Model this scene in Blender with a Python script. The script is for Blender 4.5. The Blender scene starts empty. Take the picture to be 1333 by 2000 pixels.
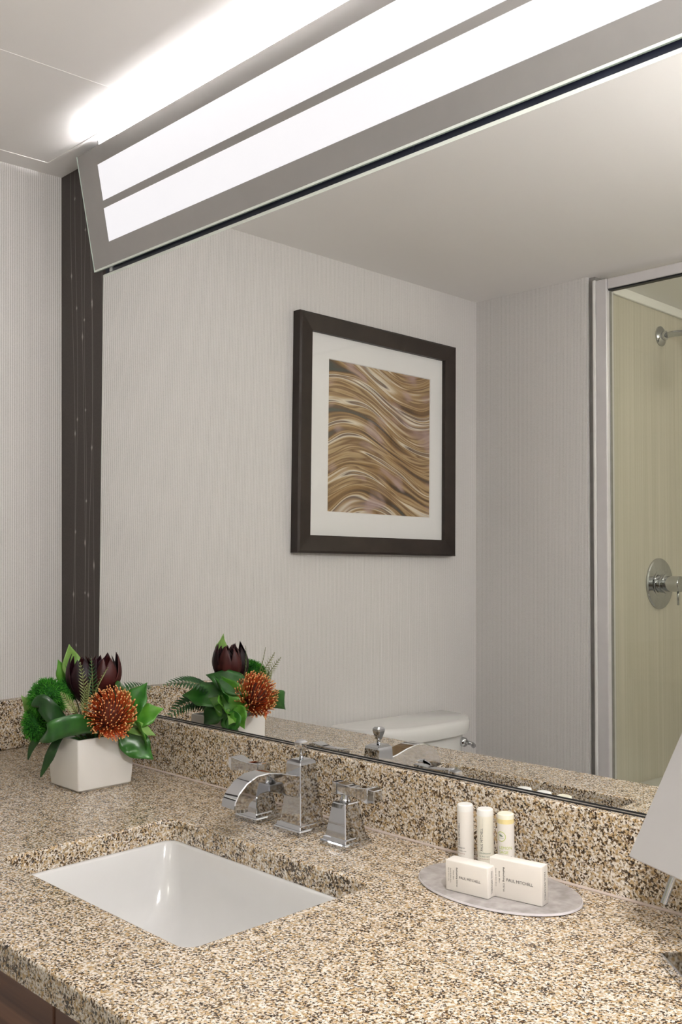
import bpy, bmesh, math, random
from mathutils import Vector, Matrix, noise as mnoise
random.seed(7)
SC = bpy.context.scene
COL = SC.collection
PI = math.pi

# ------------------------------------------------------------------ camera
YAW, PITCH, ROLL, FPX, CYPX = [math.radians(a) for a in (43.7734, 2.314, -0.6855)] + [1949.4, 987.9]
CAM = Vector((0, 0, 1.30))
FW = Vector((-math.cos(YAW)*math.cos(PITCH), math.sin(YAW)*math.cos(PITCH), math.sin(PITCH)))
_r0 = Vector((math.sin(YAW), math.cos(YAW), 0)); _u0 = _r0.cross(FW)
RT = _r0*math.cos(ROLL) + _u0*math.sin(ROLL)
UP = -_r0*math.sin(ROLL) + _u0*math.cos(ROLL)
cd = bpy.data.cameras.new('camera'); cam = bpy.data.objects.new('camera', cd); COL.objects.link(cam)
cam.matrix_world = Matrix(((RT.x, UP.x, -FW.x, CAM.x), (RT.y, UP.y, -FW.y, CAM.y), (RT.z, UP.z, -FW.z, CAM.z), (0, 0, 0, 1)))
cd.sensor_fit = 'VERTICAL'; cd.sensor_height = 36.0; cd.lens = 36.0*FPX/2000.0
cd.shift_y = (CYPX-1000.0)/2000.0
cd.clip_start = 0.01
SC.camera = cam

# ------------------------------------------------------------------ world, exposure, lamp strengths
w = bpy.data.worlds.new('world'); SC.world = w; w.use_nodes = True
w.node_tree.nodes['Background'].inputs[0].default_value = (0.8, 0.85, 0.9, 1)
w.node_tree.nodes['Background'].inputs[1].default_value = 0.1
vs = SC.view_settings
vs.view_transform = 'Standard'; vs.look = 'None'; vs.exposure = 0.0; vs.gamma = 1.0; vs.use_curve_mapping = False
STRIP_POWER = 0.86      # the two frosted strips of the vanity light
UPLIGHT_POWER = 800.0    # tube behind the glass, shining on the ceiling
FILL_POWER = 120.0    # unseen globe added to supply most of the room light
SHOWER_FILL_POWER = 24.0     # unseen globe added to brighten the shower

def ray(x, y): return FW + RT*((x-666.5)/FPX) - UP*((y-CYPX)/FPX)
def on_plane(x, y, axis, v):
    d = ray(x, y); return CAM + d*((v-CAM[axis])/d[axis])

def seen_in_mirror(x, y, yreal):
    """point at depth yreal whose reflection in the wall mirror falls on photo pixel (x, y)"""
    t = math.radians(.8613); nn = Vector((0, math.cos(t), -math.sin(t))); c = Vector((0, 1.1067, 1.30)); d = ray(x, y)
    m = CAM+d*((c-CAM).dot(nn)/d.dot(nn)); d2 = d-nn*(2*d.dot(nn)); return m+d2*((yreal-m.y)/d2.y)

# ------------------------------------------------------------------ materials
MATS = {}
def new_mat(name):
    m = bpy.data.materials.new(name); m.use_nodes = True; MATS[name] = m
    return m, m.node_tree.nodes, m.node_tree.links, m.node_tree.nodes['Principled BSDF']
def mat(name, col, rough=0.5, metal=0.0, spec=0.5, coat=0.0, var=0.0, vscale=30.0, bump=0.0, bscale=200.0, emit=None, estr=0.0, trans=0.0, ior=1.45, sss=0.0):
    m, n, l, b = new_mat(name)
    b.inputs['Base Color'].default_value = (*col, 1); b.inputs['Roughness'].default_value = rough
    b.inputs['Metallic'].default_value = metal; b.inputs['Specular IOR Level'].default_value = spec
    b.inputs['Coat Weight'].default_value = coat; b.inputs['IOR'].default_value = ior
    b.inputs['Transmission Weight'].default_value = trans
    if sss: b.inputs['Subsurface Weight'].default_value = sss; b.inputs['Subsurface Radius'].default_value = (.01, .01, .01)
    if emit: b.inputs['Emission Color'].default_value = (*emit, 1); b.inputs['Emission Strength'].default_value = estr
    if var or bump:
        tc = n.new('ShaderNodeTexCoord')
    if var:
        t = n.new('ShaderNodeTexNoise'); t.inputs['Scale'].default_value = vscale; t.inputs['Detail'].default_value = 4
        l.new(tc.outputs['Object'], t.inputs['Vector'])
        r = n.new('ShaderNodeValToRGB'); r.color_ramp.elements[0].position = .3; r.color_ramp.elements[1].position = .7
        r.color_ramp.elements[0].color = (*[max(0, c*(1-var)) for c in col], 1); r.color_ramp.elements[1].color = (*[min(1, c*(1+var)) for c in col], 1)
        l.new(t.outputs['Fac'], r.inputs['Fac']); l.new(r.outputs['Color'], b.inputs['Base Color'])
    if bump:
        t = n.new('ShaderNodeTexNoise'); t.inputs['Scale'].default_value = bscale
        l.new(tc.outputs['Object'], t.inputs['Vector'])
        bp = n.new('ShaderNodeBump'); bp.inputs['Strength'].default_value = bump; bp.inputs['Distance'].default_value = .002
        l.new(t.outputs['Fac'], bp.inputs['Height']); l.new(bp.outputs['Normal'], b.inputs['Normal'])
    return m
def ramp(n, stops, interp='LINEAR'):
    r = n.new('ShaderNodeValToRGB'); cr = r.color_ramp; cr.interpolation = interp
    while len(cr.elements) > 1: cr.elements.remove(cr.elements[-1])
    cr.elements[0].position = stops[0][0]; cr.elements[0].color = (*stops[0][1], 1)
    for p, c in stops[1:]:
        e = cr.elements.new(p); e.color = (*c, 1)
    return r
def mth(n, l, op, a, b=None, c=None):
    x = n.new('ShaderNodeMath'); x.operation = op
    for i, v in enumerate((a, b, c)):
        if v is None: continue
        if isinstance(v, (int, float)): x.inputs[i].default_value = v
        else: l.new(v, x.inputs[i])
    return x.outputs[0]
def mixc(n, l, fac, a, b, mode='MIX'):
    x = n.new('ShaderNodeMix'); x.data_type = 'RGBA'; x.blend_type = mode
    for s, v in ((x.inputs[0], fac), (x.inputs[6], a), (x.inputs[7], b)):
        if isinstance(v, (int, float)): s.default_value = v
        elif isinstance(v, tuple): s.default_value = (*v, 1)
        else: l.new(v, s)
    return x.outputs[2]

# granite: cream grains, tan and near-black flecks
def granite():
    m, n, l, b = new_mat('granite')
    tc = n.new('ShaderNodeTexCoord')
    def nz(scale, det=2.0, rg=.55, off=0.0, dist=0.0):
        mp = n.new('ShaderNodeMapping'); mp.inputs['Location'].default_value = (off, off*1.7, off*.6); l.new(tc.outputs['Object'], mp.inputs['Vector'])
        t = n.new('ShaderNodeTexNoise'); t.inputs['Scale'].default_value = scale; t.inputs['Detail'].default_value = det; t.inputs['Roughness'].default_value = rg; t.inputs['Distortion'].default_value = dist
        l.new(mp.outputs['Vector'], t.inputs['Vector']); return t.outputs['Fac']
    # soft mottled ground: pinkish white, cream, tan
    g = ramp(n, [(.31, (.26, .175, .085)), (.40, (.40, .31, .20)), (.475, (.58, .505, .41)), (.56, (.72, .665, .59)), (.72, (.80, .77, .73))]); l.new(nz(310, 2.5, .6, 3.1), g.inputs['Fac'])
    # ochre patches
    o = ramp(n, [(.50, (0, 0, 0)), (.60, (.80, .80, .80))]); l.new(nz(200, 2, .5, 7.7), o.inputs['Fac'])
    c1 = mixc(n, l, o.outputs['Color'], g.outputs['Color'], (.42, .275, .115))
    # dark brown to black mica flecks, in loose clusters
    cl = nz(60, 2, .5, 1.3)
    d = mth(n, l, 'ADD', nz(330, 2.4, .62, 0, .4), mth(n, l, 'MULTIPLY_ADD', cl, .34, -.17))
    dk = ramp(n, [(.434, (1, 1, 1)), (.466, (0, 0, 0))]); l.new(d, dk.inputs['Fac'])
    dc = ramp(n, [(.35, (.014, .009, .006)), (.6, (.085, .048, .02))]); l.new(nz(210, 1, .5, 5.5), dc.inputs['Fac'])
    c2 = mixc(n, l, dk.outputs['Color'], c1, dc.outputs['Color'])
    l.new(c2, b.inputs['Base Color'])
    b.inputs['Roughness'].default_value = .25; b.inputs['Specular IOR Level'].default_value = .5
    return m
granite()

def wallpaper(name, axis):
    m, n, l, b = new_mat(name)
    tc = n.new('ShaderNodeTexCoord'); sx = n.new('ShaderNodeSeparateXYZ'); l.new(tc.outputs['Object'], sx.inputs[0])
    s = mth(n, l, 'SINE', mth(n, l, 'MULTIPLY', sx.outputs[axis], 2*PI/.0052))
    s01 = mth(n, l, 'MULTIPLY_ADD', s, .5, .5)
    nz = n.new('ShaderNodeTexNoise'); nz.inputs['Scale'].default_value = 420; l.new(tc.outputs['Object'], nz.inputs['Vector'])
    f = mth(n, l, 'MULTIPLY_ADD', nz.outputs['Fac'], .5, mth(n, l, 'MULTIPLY', s01, .55))
    r = ramp(n, [(.15, (.50, .48, .465)), (.62, (.72, .70, .685))]); l.new(f, r.inputs['Fac']); l.new(r.outputs['Color'], b.inputs['Base Color'])
    bp = n.new('ShaderNodeBump'); bp.inputs['Strength'].default_value = .25; bp.inputs['Distance'].default_value = .0015
    l.new(s01, bp.inputs['Height']); l.new(bp.outputs['Normal'], b.inputs['Normal'])
    b.inputs['Roughness'].default_value = .55; b.inputs['Specular IOR Level'].default_value = .3
    return m
wallpaper('wallpaper_y', 1); wallpaper('wallpaper_x', 0)

# dark brown vinyl with thin budded twigs printed on it (u = x, v = z)
def dark_vinyl():
    m, n, l, b = new_mat('dark_vinyl')
    tc = n.new('ShaderNodeTexCoord'); sx = n.new('ShaderNodeSeparateXYZ'); l.new(tc.outputs['Object'], sx.inputs[0])
    tot = None
    for xk, a, fr, ph, wd in ((-2.045, .010, 5.1, .3, .0009), (-2.030, .006, 7.3, 1.9, .0008), (-2.000, .008, 4.0, 2.6, .0008), (-1.990, .004, 9.1, .9, .0007), (-1.968, .011, 5.7, 4.4, .0009), (-1.955, .005, 3.2, 5.2, .0007), (-1.915, .006, 4.6, 1.1, .0009)):
        w1 = mth(n, l, 'MULTIPLY', mth(n, l, 'SINE', mth(n, l, 'MULTIPLY_ADD', sx.outputs[2], fr, ph)), a)
        d = mth(n, l, 'ABSOLUTE', mth(n, l, 'SUBTRACT', mth(n, l, 'SUBTRACT', sx.outputs[0], xk), w1))
        # small buds every so often along the twig
        bud = mth(n, l, 'POWER', mth(n, l, 'ABSOLUTE', mth(n, l, 'SINE', mth(n, l, 'MULTIPLY_ADD', sx.outputs[2], fr*1.7, ph*2))), 900)
        ww = mth(n, l, 'MULTIPLY_ADD', bud, .0022, wd)
        lin = mth(n, l, 'MULTIPLY', mth(n, l, 'LESS_THAN', d, ww), mth(n, l, 'MULTIPLY_ADD', bud, .5, .42))
        tot = lin if tot is None else mth(n, l, 'MAXIMUM', tot, lin)
    nz = n.new('ShaderNodeTexNoise'); nz.inputs['Scale'].default_value = 300; l.new(tc.outputs['Object'], nz.inputs['Vector'])
    base = ramp(n, [(.3, (.038, .029, .026)), (.7, (.05, .039, .035))]); l.new(nz.outputs['Fac'], base.inputs['Fac'])
    col = mixc(n, l, tot, base.outputs['Color'], (.36, .33, .31))
    l.new(col, b.inputs['Base Color']); b.inputs['Roughness'].default_value = .42; b.inputs['Specular IOR Level'].default_value = .35
dark_vinyl()

def shower_panel():
    m, n, l, b = new_mat('shower_panel')
    tc = n.new('ShaderNodeTexCoord'); mp = n.new('ShaderNodeMapping'); mp.inputs['Scale'].default_value = (110, 110, 1.2)
    l.new(tc.outputs['Object'], mp.inputs['Vector'])
    t = n.new('ShaderNodeTexNoise'); t.inputs['Scale'].default_value = 1.0; t.inputs['Detail'].default_value = 3; l.new(mp.outputs['Vector'], t.inputs['Vector'])
    r = ramp(n, [(.3, (.55, .51, .43)), (.7, (.64, .60, .52))]); l.new(t.outputs['Fac'], r.inputs['Fac']); l.new(r.outputs['Color'], b.inputs['Base Color'])
    b.inputs['Roughness'].default_value = .35
shower_panel()

def wood():
    m, n, l, b = new_mat('walnut')
    tc = n.new('ShaderNodeTexCoord'); mp = n.new('ShaderNodeMapping'); mp.inputs['Scale'].default_value = (1.5, 60, 60)
    l.new(tc.outputs['Object'], mp.inputs['Vector'])
    t = n.new('ShaderNodeTexNoise'); t.inputs['Scale'].default_value = 1.0; t.inputs['Detail'].default_value = 6; t.inputs['Distortion'].default_value = .6; l.new(mp.outputs['Vector'], t.inputs['Vector'])
    r = ramp(n, [(.3, (.07, .030, .018)), (.55, (.15, .070, .042)), (.75, (.23, .115, .07))]); l.new(t.outputs['Fac'], r.inputs['Fac']); l.new(r.outputs['Color'], b.inputs['Base Color'])
    b.inputs['Roughness'].default_value = .4
wood()

# flowing bands of the framed print: u runs along -y, v along z
ART = dict(y0=.273, y1=-.171, z0=1.4235, z1=1.8675)
def art():
    m, n, l, b = new_mat('wave_print')
    tc = n.new('ShaderNodeTexCoord'); sx = n.new('ShaderNodeSeparateXYZ'); l.new(tc.outputs['Object'], sx.inputs[0])
    u = mth(n, l, 'DIVIDE', mth(n, l, 'SUBTRACT', ART['y0'], sx.outputs[1]), ART['y0']-ART['y1'])
    v = mth(n, l, 'DIVIDE', mth(n, l, 'SUBTRACT', sx.outputs[2], ART['z0']), ART['z1']-ART['z0'])
    ph = mth(n, l, 'MULTIPLY_ADD', v, .32, mth(n, l, 'SUBTRACT', u, .37))
    c = mth(n, l, 'COSINE', mth(n, l, 'MULTIPLY', ph, 2*PI/1.45))
    vv = mth(n, l, 'MULTIPLY_ADD', c, -.125, v)
    cv = n.new('ShaderNodeCombineXYZ'); l.new(mth(n, l, 'MULTIPLY', u, 1.1), cv.inputs[0]); l.new(mth(n, l, 'MULTIPLY', vv, 3.0), cv.inputs[1])
    big = n.new('ShaderNodeTexNoise'); big.inputs['Scale'].default_value = 1.6; big.inputs['Detail'].default_value = 1; l.new(cv.outputs[0], big.inputs['Vector'])
    v3 = mth(n, l, 'MULTIPLY_ADD', mth(n, l, 'SUBTRACT', big.outputs['Fac'], .5), .16, vv)
    cv2 = n.new('ShaderNodeCombineXYZ'); l.new(mth(n, l, 'MULTIPLY', u, .55), cv2.inputs[0]); l.new(mth(n, l, 'MULTIPLY', v3, 10.0), cv2.inputs[1])
    t = n.new('ShaderNodeTexNoise'); t.inputs['Scale'].default_value = 1.0; t.inputs['Detail'].default_value = 2.5; t.inputs['Roughness'].default_value = .62; l.new(cv2.outputs[0], t.inputs['Vector'])
    r = ramp(n, [(.28, (.012, .016, .012)), (.36, (.045, .06, .05)), (.40, (.08, .04, .014)), (.45, (.27, .15, .05)), (.49, (.46, .33, .17)), (.515, (.17, .085, .028)), (.55, (.40, .27, .13)), (.58, (.72, .65, .52)), (.605, (.12, .075, .06)), (.64, (.36, .24, .13)), (.68, (.82, .77, .66)), (.73, (.10, .11, .09))])
    l.new(t.outputs['Fac'], r.inputs['Fac'])
    cv3 = n.new('ShaderNodeCombineXYZ'); l.new(mth(n, l, 'MULTIPLY', u, 2.6), cv3.inputs[0]); l.new(mth(n, l, 'MULTIPLY', vv, 5.0), cv3.inputs[1])
    t2 = n.new('ShaderNodeTexNoise'); t2.inputs['Scale'].default_value = 1.3; l.new(cv3.outputs[0], t2.inputs['Vector'])
    lil = ramp(n, [(.55, (0, 0, 0)), (.68, (.7, .7, .7))]); l.new(t2.outputs['Fac'], lil.inputs['Fac'])
    col = mixc(n, l, lil.outputs['Color'], r.outputs['Color'], (.44, .31, .30))
    l.new(col, b.inputs['Base Color']); b.inputs['Roughness'].default_value = .5
art()

def clear_glass(name, tint, refl=.08):
    m, n, l, b = new_mat(name)
    n.remove(b); out = n['Material Output']
    tr = n.new('ShaderNodeBsdfTransparent'); tr.inputs[0].default_value = (*tint, 1)
    gl = n.new('ShaderNodeBsdfGlossy'); gl.inputs['Roughness'].default_value = .01
    lw = n.new('ShaderNodeLayerWeight'); lw.inputs['Blend'].default_value = .5
    fr = mth(n, l, 'MULTIPLY_ADD', mth(n, l, 'POWER', lw.outputs['Facing'], 5), .45, .025)
    mx = n.new('ShaderNodeMixShader'); l.new(fr, mx.inputs[0]); l.new(tr.outputs[0], mx.inputs[1]); l.new(gl.outputs[0], mx.inputs[2])
    l.new(mx.outputs[0], out.inputs['Surface'])
clear_glass('shower_glass', (.94, .95, .915)); clear_glass('picture_glass', (.99, .99, .99))

mat('ceiling_paint', (.86, .84, .825), .6, bump=.05, bscale=300)
mat('ceiling_tape', (.86, .845, .83), .5)
mat('white_paint', (.75, .74, .72), .4, var=.02)
mat('floor_tile', (.42, .38, .33), .35, var=.12, vscale=9)
mat('chrome', (.56, .57, .59), .045, 1.0, var=.015, vscale=8)
mat('brushed_metal', (.74, .74, .75), .28, 1.0, var=.03, vscale=60)
mat('silver_white', (.70, .68, .69), .35, .3, var=.02)
mat('seal_black', (.012, .013, .016), .5, var=.2)
mat('seal_grey', (.25, .24, .23), .6, var=.1)
mat('mirror_silver', (.91, .915, .905), .0, 1.0)
mat('glass_edge', (.62, .74, .68), .15, 0, .6, var=.05)
mat('bevel_light', (.80, .85, .80), .12, .3, var=.03)
mat('grey_glass', (.36, .35, .34), .16, .55, .6, coat=.4, var=.02)
mat('rail_navy', (.012, .014, .026), .3, .1, var=.2)
mat('housing_grey', (.45, .45, .45), .5, var=.05)
mat('light_strip', (.12, .12, .12), .5, spec=.2, emit=(1, .975, 1), estr=STRIP_POWER)
mat('uplight_tube', (.9, .9, .9), .4, emit=(1, .98, .985), estr=UPLIGHT_POWER)
mat('fill_lamp', (.9, .9, .9), .4, emit=(1, .972, .95), estr=FILL_POWER)
mat('shower_fill', (.9, .9, .9), .4, emit=(1, .95, .88), estr=SHOWER_FILL_POWER)
mat('porcelain', (.64, .636, .63), .12, 0, .5, coat=.3, var=.01)
mat('toilet_china', (.76, .755, .735), .15, 0, .5, coat=.2, var=.01)
mat('grout', (.50, .42, .37), .7, var=.06, vscale=100)
mat('frame_brown', (.028, .020, .016), .42, 0.0, .35, var=.25, vscale=14)
mat('mat_board', (.82, .815, .80), .7, bump=.04, bscale=900)
mat('vase_white', (.72, .70, .67), .38, var=.012, vscale=20)
mat('soap_card', (.76, .72, .67), .5, var=.012)
mat('bottle_white', (.80, .76, .71), .35, sss=.15, var=.01)
mat('bottle_cream', (.80, .765, .66), .35, sss=.15, var=.01)
mat('cap_white', (.82, .81, .78), .3, var=.01)
mat('liquid_yellow', (.78, .66, .32), .3, var=.03)
mat('cap_cream', (.84, .81, .66), .3, var=.01)
mat('ink_black', (.02, .02, .02), .6, var=.1)
mat('ink_grey', (.16, .15, .14), .6, var=.1)
mat('ink_lime', (.48, .56, .09), .6, var=.08)
mat('ink_rose', (.42, .26, .21), .6, var=.08)
mat('ink_sage', (.16, .22, .16), .6, var=.08)
def frosted():
    m, n, l, b = new_mat('acrylic_tray')
    b.inputs['Base Color'].default_value = (.50, .46, .465, 1); b.inputs['Roughness'].default_value = .25
    tc = n.new('ShaderNodeTexCoord'); t = n.new('ShaderNodeTexNoise'); t.inputs['Scale'].default_value = 60; t.inputs['Detail'].default_value = 5; l.new(tc.outputs['Object'], t.inputs['Vector'])
    r = ramp(n, [(.35, (.30, .275, .27)), (.65, (.44, .41, .40))]); l.new(t.outputs['Fac'], r.inputs['Fac']); l.new(r.outputs['Color'], b.inputs['Base Color'])
frosted()
mat('acrylic_edge', (.62, .59, .61), .2, var=.03)
def leafmat(name, a, c, rough=.38, scale=40, spec=.4):
    m, n, l, b = new_mat(name)
    tc = n.new('ShaderNodeTexCoord'); t = n.new('ShaderNodeTexNoise'); t.inputs['Scale'].default_value = scale; t.inputs['Detail'].default_value = 4; l.new(tc.outputs['Object'], t.inputs['Vector'])
    r = ramp(n, [(.32, a), (.68, c)]); l.new(t.outputs['Fac'], r.inputs['Fac']); l.new(r.outputs['Color'], b.inputs['Base Color'])
    b.inputs['Roughness'].default_value = rough; b.inputs['Specular IOR Level'].default_value = spec
leafmat('leaf_green', (.018, .105, .012), (.045, .19, .022), .3, 40, .5)
leafmat('leaf_bright', (.045, .19, .016), (.11, .31, .03), .3, 40, .5)
leafmat('leaf_lime', (.13, .26, .05), (.24, .40, .10))
leafmat('leaf_dark', (.006, .034, .007), (.016, .065, .013), .3, 40, .5)
leafmat('leaf_deep', (.010, .062, .010), (.028, .125, .018), .3, 40, .5)
leafmat('fern_green', (.008, .060, .012), (.02, .11, .02))
leafmat('sprig_olive', (.15, .19, .06), (.30, .34, .13))
leafmat('stem_olive', (.10, .12, .04), (.17, .19, .07))
leafmat('moss_green', (.025, .16, .018), (.075, .31, .03), .7, 60, .1)
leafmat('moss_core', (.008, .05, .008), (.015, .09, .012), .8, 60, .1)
leafmat('petal_maroon', (.007, .003, .005), (.032, .006, .011), .45, 30, .25)
leafmat('petal_red', (.02, .004, .005), (.06, .010, .009), .45, 30, .25)
leafmat('pin_orange', (.34, .035, .008), (.52, .085, .015), .45, 90, .3)
leafmat('pin_tip', (.70, .30, .10), (.85, .50, .22), .4, 90, .3)
leafmat('pin_core', (.05, .008, .004), (.11, .022, .008), .6, 60, .2)

# ------------------------------------------------------------------ mesh helpers
def finish(name, bm, m, parent=None, smooth=False, loc=None):
    me = bpy.data.meshes.new(name)
    bmesh.ops.recalc_face_normals(bm, faces=bm.faces) if smooth != 'raw' else None
    bm.to_mesh(me); bm.free()
    ms = m if isinstance(m, (list, tuple)) else [m]
    for k in ms: me.materials.append(MATS[k])
    if smooth: 
        for p in me.polygons: p.use_smooth = True
    o = bpy.data.objects.new(name, me); COL.objects.link(o)
    if loc: o.location = loc
    if parent: o.parent = parent
    return o
def auto_smooth(o, ang=35):
    me = o.data
    for p in me.polygons: p.use_smooth = True
    b = bmesh.new(); b.from_mesh(me)
    for e in b.edges:
        e.smooth = not (len(e.link_faces) == 2 and e.calc_face_angle(0) > math.radians(ang))
    b.to_mesh(me); b.free()
    return o
def tag(o, label, cat, group=None, kind=None):
    o['label'] = label; o['category'] = cat
    if group: o['group'] = group
    if kind: o['kind'] = kind
    return o
def structure(o): o['kind'] = 'structure'; return o
def empty(name, loc, label=None, cat=None, group=None):
    o = bpy.data.objects.new(name, None); COL.objects.link(o); o.location = loc; o.empty_display_size = .05
    if label: tag(o, label, cat, group)
    return o
def attach(o, parent):
    """parent keeping world placement (parents here are unrotated empties or meshes at a location)"""
    o.parent = parent; o.matrix_parent_inverse = Matrix.Translation(parent_world(parent)).inverted()
    return o
def parent_world(p):
    v = Vector(p.location)
    return v
def box_bm(x0, x1, y0, y1, z0, z1, bevel=0, seg=2, bm=None):
    b = bm or bmesh.new()
    r = bmesh.ops.create_cube(b, size=1)
    for v in r['verts']:
        v.co = Vector(((x0+x1)/2+v.co.x*(x1-x0), (y0+y1)/2+v.co.y*(y1-y0), (z0+z1)/2+v.co.z*(z1-z0)))
    if bevel:
        es = list({e for v in r['verts'] for e in v.link_edges})
        bmesh.ops.bevel(b, geom=es, offset=bevel, segments=seg, profile=.5, affect='EDGES')
    return b
def box(name, x0, x1, y0, y1, z0, z1, m, parent=None, bevel=0, seg=2, smooth=False):
    o = finish(name, box_bm(x0, x1, y0, y1, z0, z1, bevel, seg), m)
    if bevel and smooth: auto_smooth(o, 50)
    if parent: attach(o, parent)
    return o
def loft(rings, cap=True, close=True, bm=None):
    b = bm or bmesh.new(); R = []
    for ring in rings: R.append([b.verts.new(p) for p in ring])
    for A, B in zip(R, R[1:]):
        k = len(A)
        for i in range(k if close else k-1):
            b.faces.new((A[i], A[(i+1) % k], B[(i+1) % k], B[i]))
    if cap:
        b.faces.new(list(reversed(R[0]))); b.faces.new(R[-1])
    return b
def sq_ring(cx, cy, hx, hy, z, ch=0.0):
    if ch:
        return [Vector((cx+a, cy+c, z)) for a, c in ((-hx+ch, -hy), (hx-ch, -hy), (hx, -hy+ch), (hx, hy-ch), (hx-ch, hy), (-hx+ch, hy), (-hx, hy-ch), (-hx, -hy+ch))]
    return [Vector((cx-hx, cy-hy, z)), Vector((cx+hx, cy-hy, z)), Vector((cx+hx, cy+hy, z)), Vector((cx-hx, cy+hy, z))]
def lathe(profile, n=32, axis='Z', org=(0, 0, 0), bm=None):
    rings = []
    for r, h in profile:
        ring = []
        for i in range(n):
            a = 2*PI*i/n; c, s = r*math.cos(a), r*math.sin(a)
            p = {'Z': (c, s, h), 'X': (h, c, s), 'Y': (s, h, c)}[axis]
            ring.append(Vector(org)+Vector(p))
        rings.append(ring)
    return loft(rings, True, True, bm)
def tube(pts, rad, n=8, bm=None, cap=True):
    pts = [Vector(p) for p in pts]; rings = []
    rads = rad if isinstance(rad, (list, tuple)) else [rad]*len(pts)
    nrm = None
    for i, p in enumerate(pts):
        t = (pts[min(i+1, len(pts)-1)]-pts[max(i-1, 0)]).normalized()
        if nrm is None:
            nrm = t.orthogonal().normalized()
        else:
            nrm = (nrm - t*nrm.dot(t)).normalized()
        bn = t.cross(nrm)
        rings.append([p+(nrm*math.cos(2*PI*k/n)+bn*math.sin(2*PI*k/n))*rads[i] for k in range(n)])
    return loft(rings, cap, True, bm)
def bez(p0, p1, p2, n=10):
    p0, p1, p2 = Vector(p0), Vector(p1), Vector(p2)
    return [p0*(1-t)**2+p1*2*t*(1-t)+p2*t*t for t in [i/n for i in range(n+1)]]
def rrect(x0, x1, y0, y1, r, z, k=6):
    out = []
    for cx, cy, a0 in ((x1-r, y0+r, -PI/2), (x1-r, y1-r, 0), (x0+r, y1-r, PI/2), (x0+r, y0+r, PI)):
        for i in range(k+1):
            a = a0+PI/2*i/k; out.append(Vector((cx+r*math.cos(a), cy+r*math.sin(a), z)))
    return out
FONT = None
def text_bm(body, size, depth=0.0):
    cu = bpy.data.curves.new('lettering', 'FONT'); cu.body = body; cu.size = size; cu.align_x = 'LEFT'; cu.align_y = 'BOTTOM_BASELINE'; cu.resolution_u = 2
    o = bpy.data.objects.new('lettering', cu); COL.objects.link(o)
    dg = bpy.context.evaluated_depsgraph_get(); me = bpy.data.meshes.new_from_object(o.evaluated_get(dg))
    bpy.data.objects.remove(o); bpy.data.curves.remove(cu)
    b = bmesh.new(); b.from_mesh(me); bpy.data.meshes.remove(me)
    return b
def text_width(b): 
    xs = [v.co.x for v in b.verts]; return min(xs), max(xs)

# ------------------------------------------------------------------ the room shell
XL, YB, ZC, ZT = -2.098, 1.121, 2.1654, 0.87       # left wall, mirror wall, ceiling, counter top
YP = -0.420                                        # wall beside the shower
XR, YS, XS = 0.95, -1.17, -1.66                    # right wall, shower end wall, shower fixture wall
structure(box('floor', XL-.1, XR+.1, YS-.1, YB+.1, -.06, 0, 'floor_tile'))
ceil = structure(box('ceiling', XL-.1, XR+.1, YS-.1, YB+.1, ZC, ZC+.08, 'ceiling_paint'))
structure(box('wall_left', XL-.1, XL, YP-.001, YB+.1, 0, ZC, 'wallpaper_y'))
structure(box('wall_back', XL, XR+.1, YB, YB+.1, 0, ZC, 'dark_vinyl'))
structure(box('wall_right', XR, XR+.1, YS-.1, YB, 0, ZC, 'wallpaper_y'))
structure(box('wall_pier', XL-.1, -1.669, YP-.12, YP, 0, ZC, 'wallpaper_x'))
structure(box('wall_shower_left', XL-.1, XS, YS-.1, YP-.12, 0, ZC, 'shower_panel'))
structure(box('wall_shower_end', XS, -.05, YS-.1, YS, 0, ZC, 'shower_panel'))
structure(box('wall_shower_right', -.05, .05, YS, YP-.03, 0, ZC, 'shower_panel'))
structure(box('wall_front', -.05, XR+.1, YP-.1, YP, 0, ZC, 'wallpaper_x'))
structure(box('trim_1', XL, XL+.062, .72, YB, ZC-.0012, ZC, 'ceiling_paint'))
structure(box('trim_2', XL+.062, XR, YB-.066, YB, ZC-.0012, ZC, 'ceiling_paint'))
structure(box('trim_3', -1.645, -1.622, .73, YB-.066, ZC-.0005, ZC, 'ceiling_tape'))
structure(box('trim_4', XS, XS+.012, YS, YP-.04, ZC-.03, ZC, 'ceiling_tape', bevel=.003))
structure(box('trim_5', -1.669, -1.648, YP-.12, YP-.015, 0, ZC, 'seal_grey'))
structure(box('trim_6', -1.648, -1.637, YP-.10, YP+.004, 0, 2.150, 'white_paint', bevel=.004))
structure(box('baseboard_left', XL, XL+.012, YP, .52, 0, .09, 'white_paint', bevel=.003))
structure(box('baseboard_pier', XL+.012, -1.67, YP, YP+.012, 0, .09, 'white_paint', bevel=.003))

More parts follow.
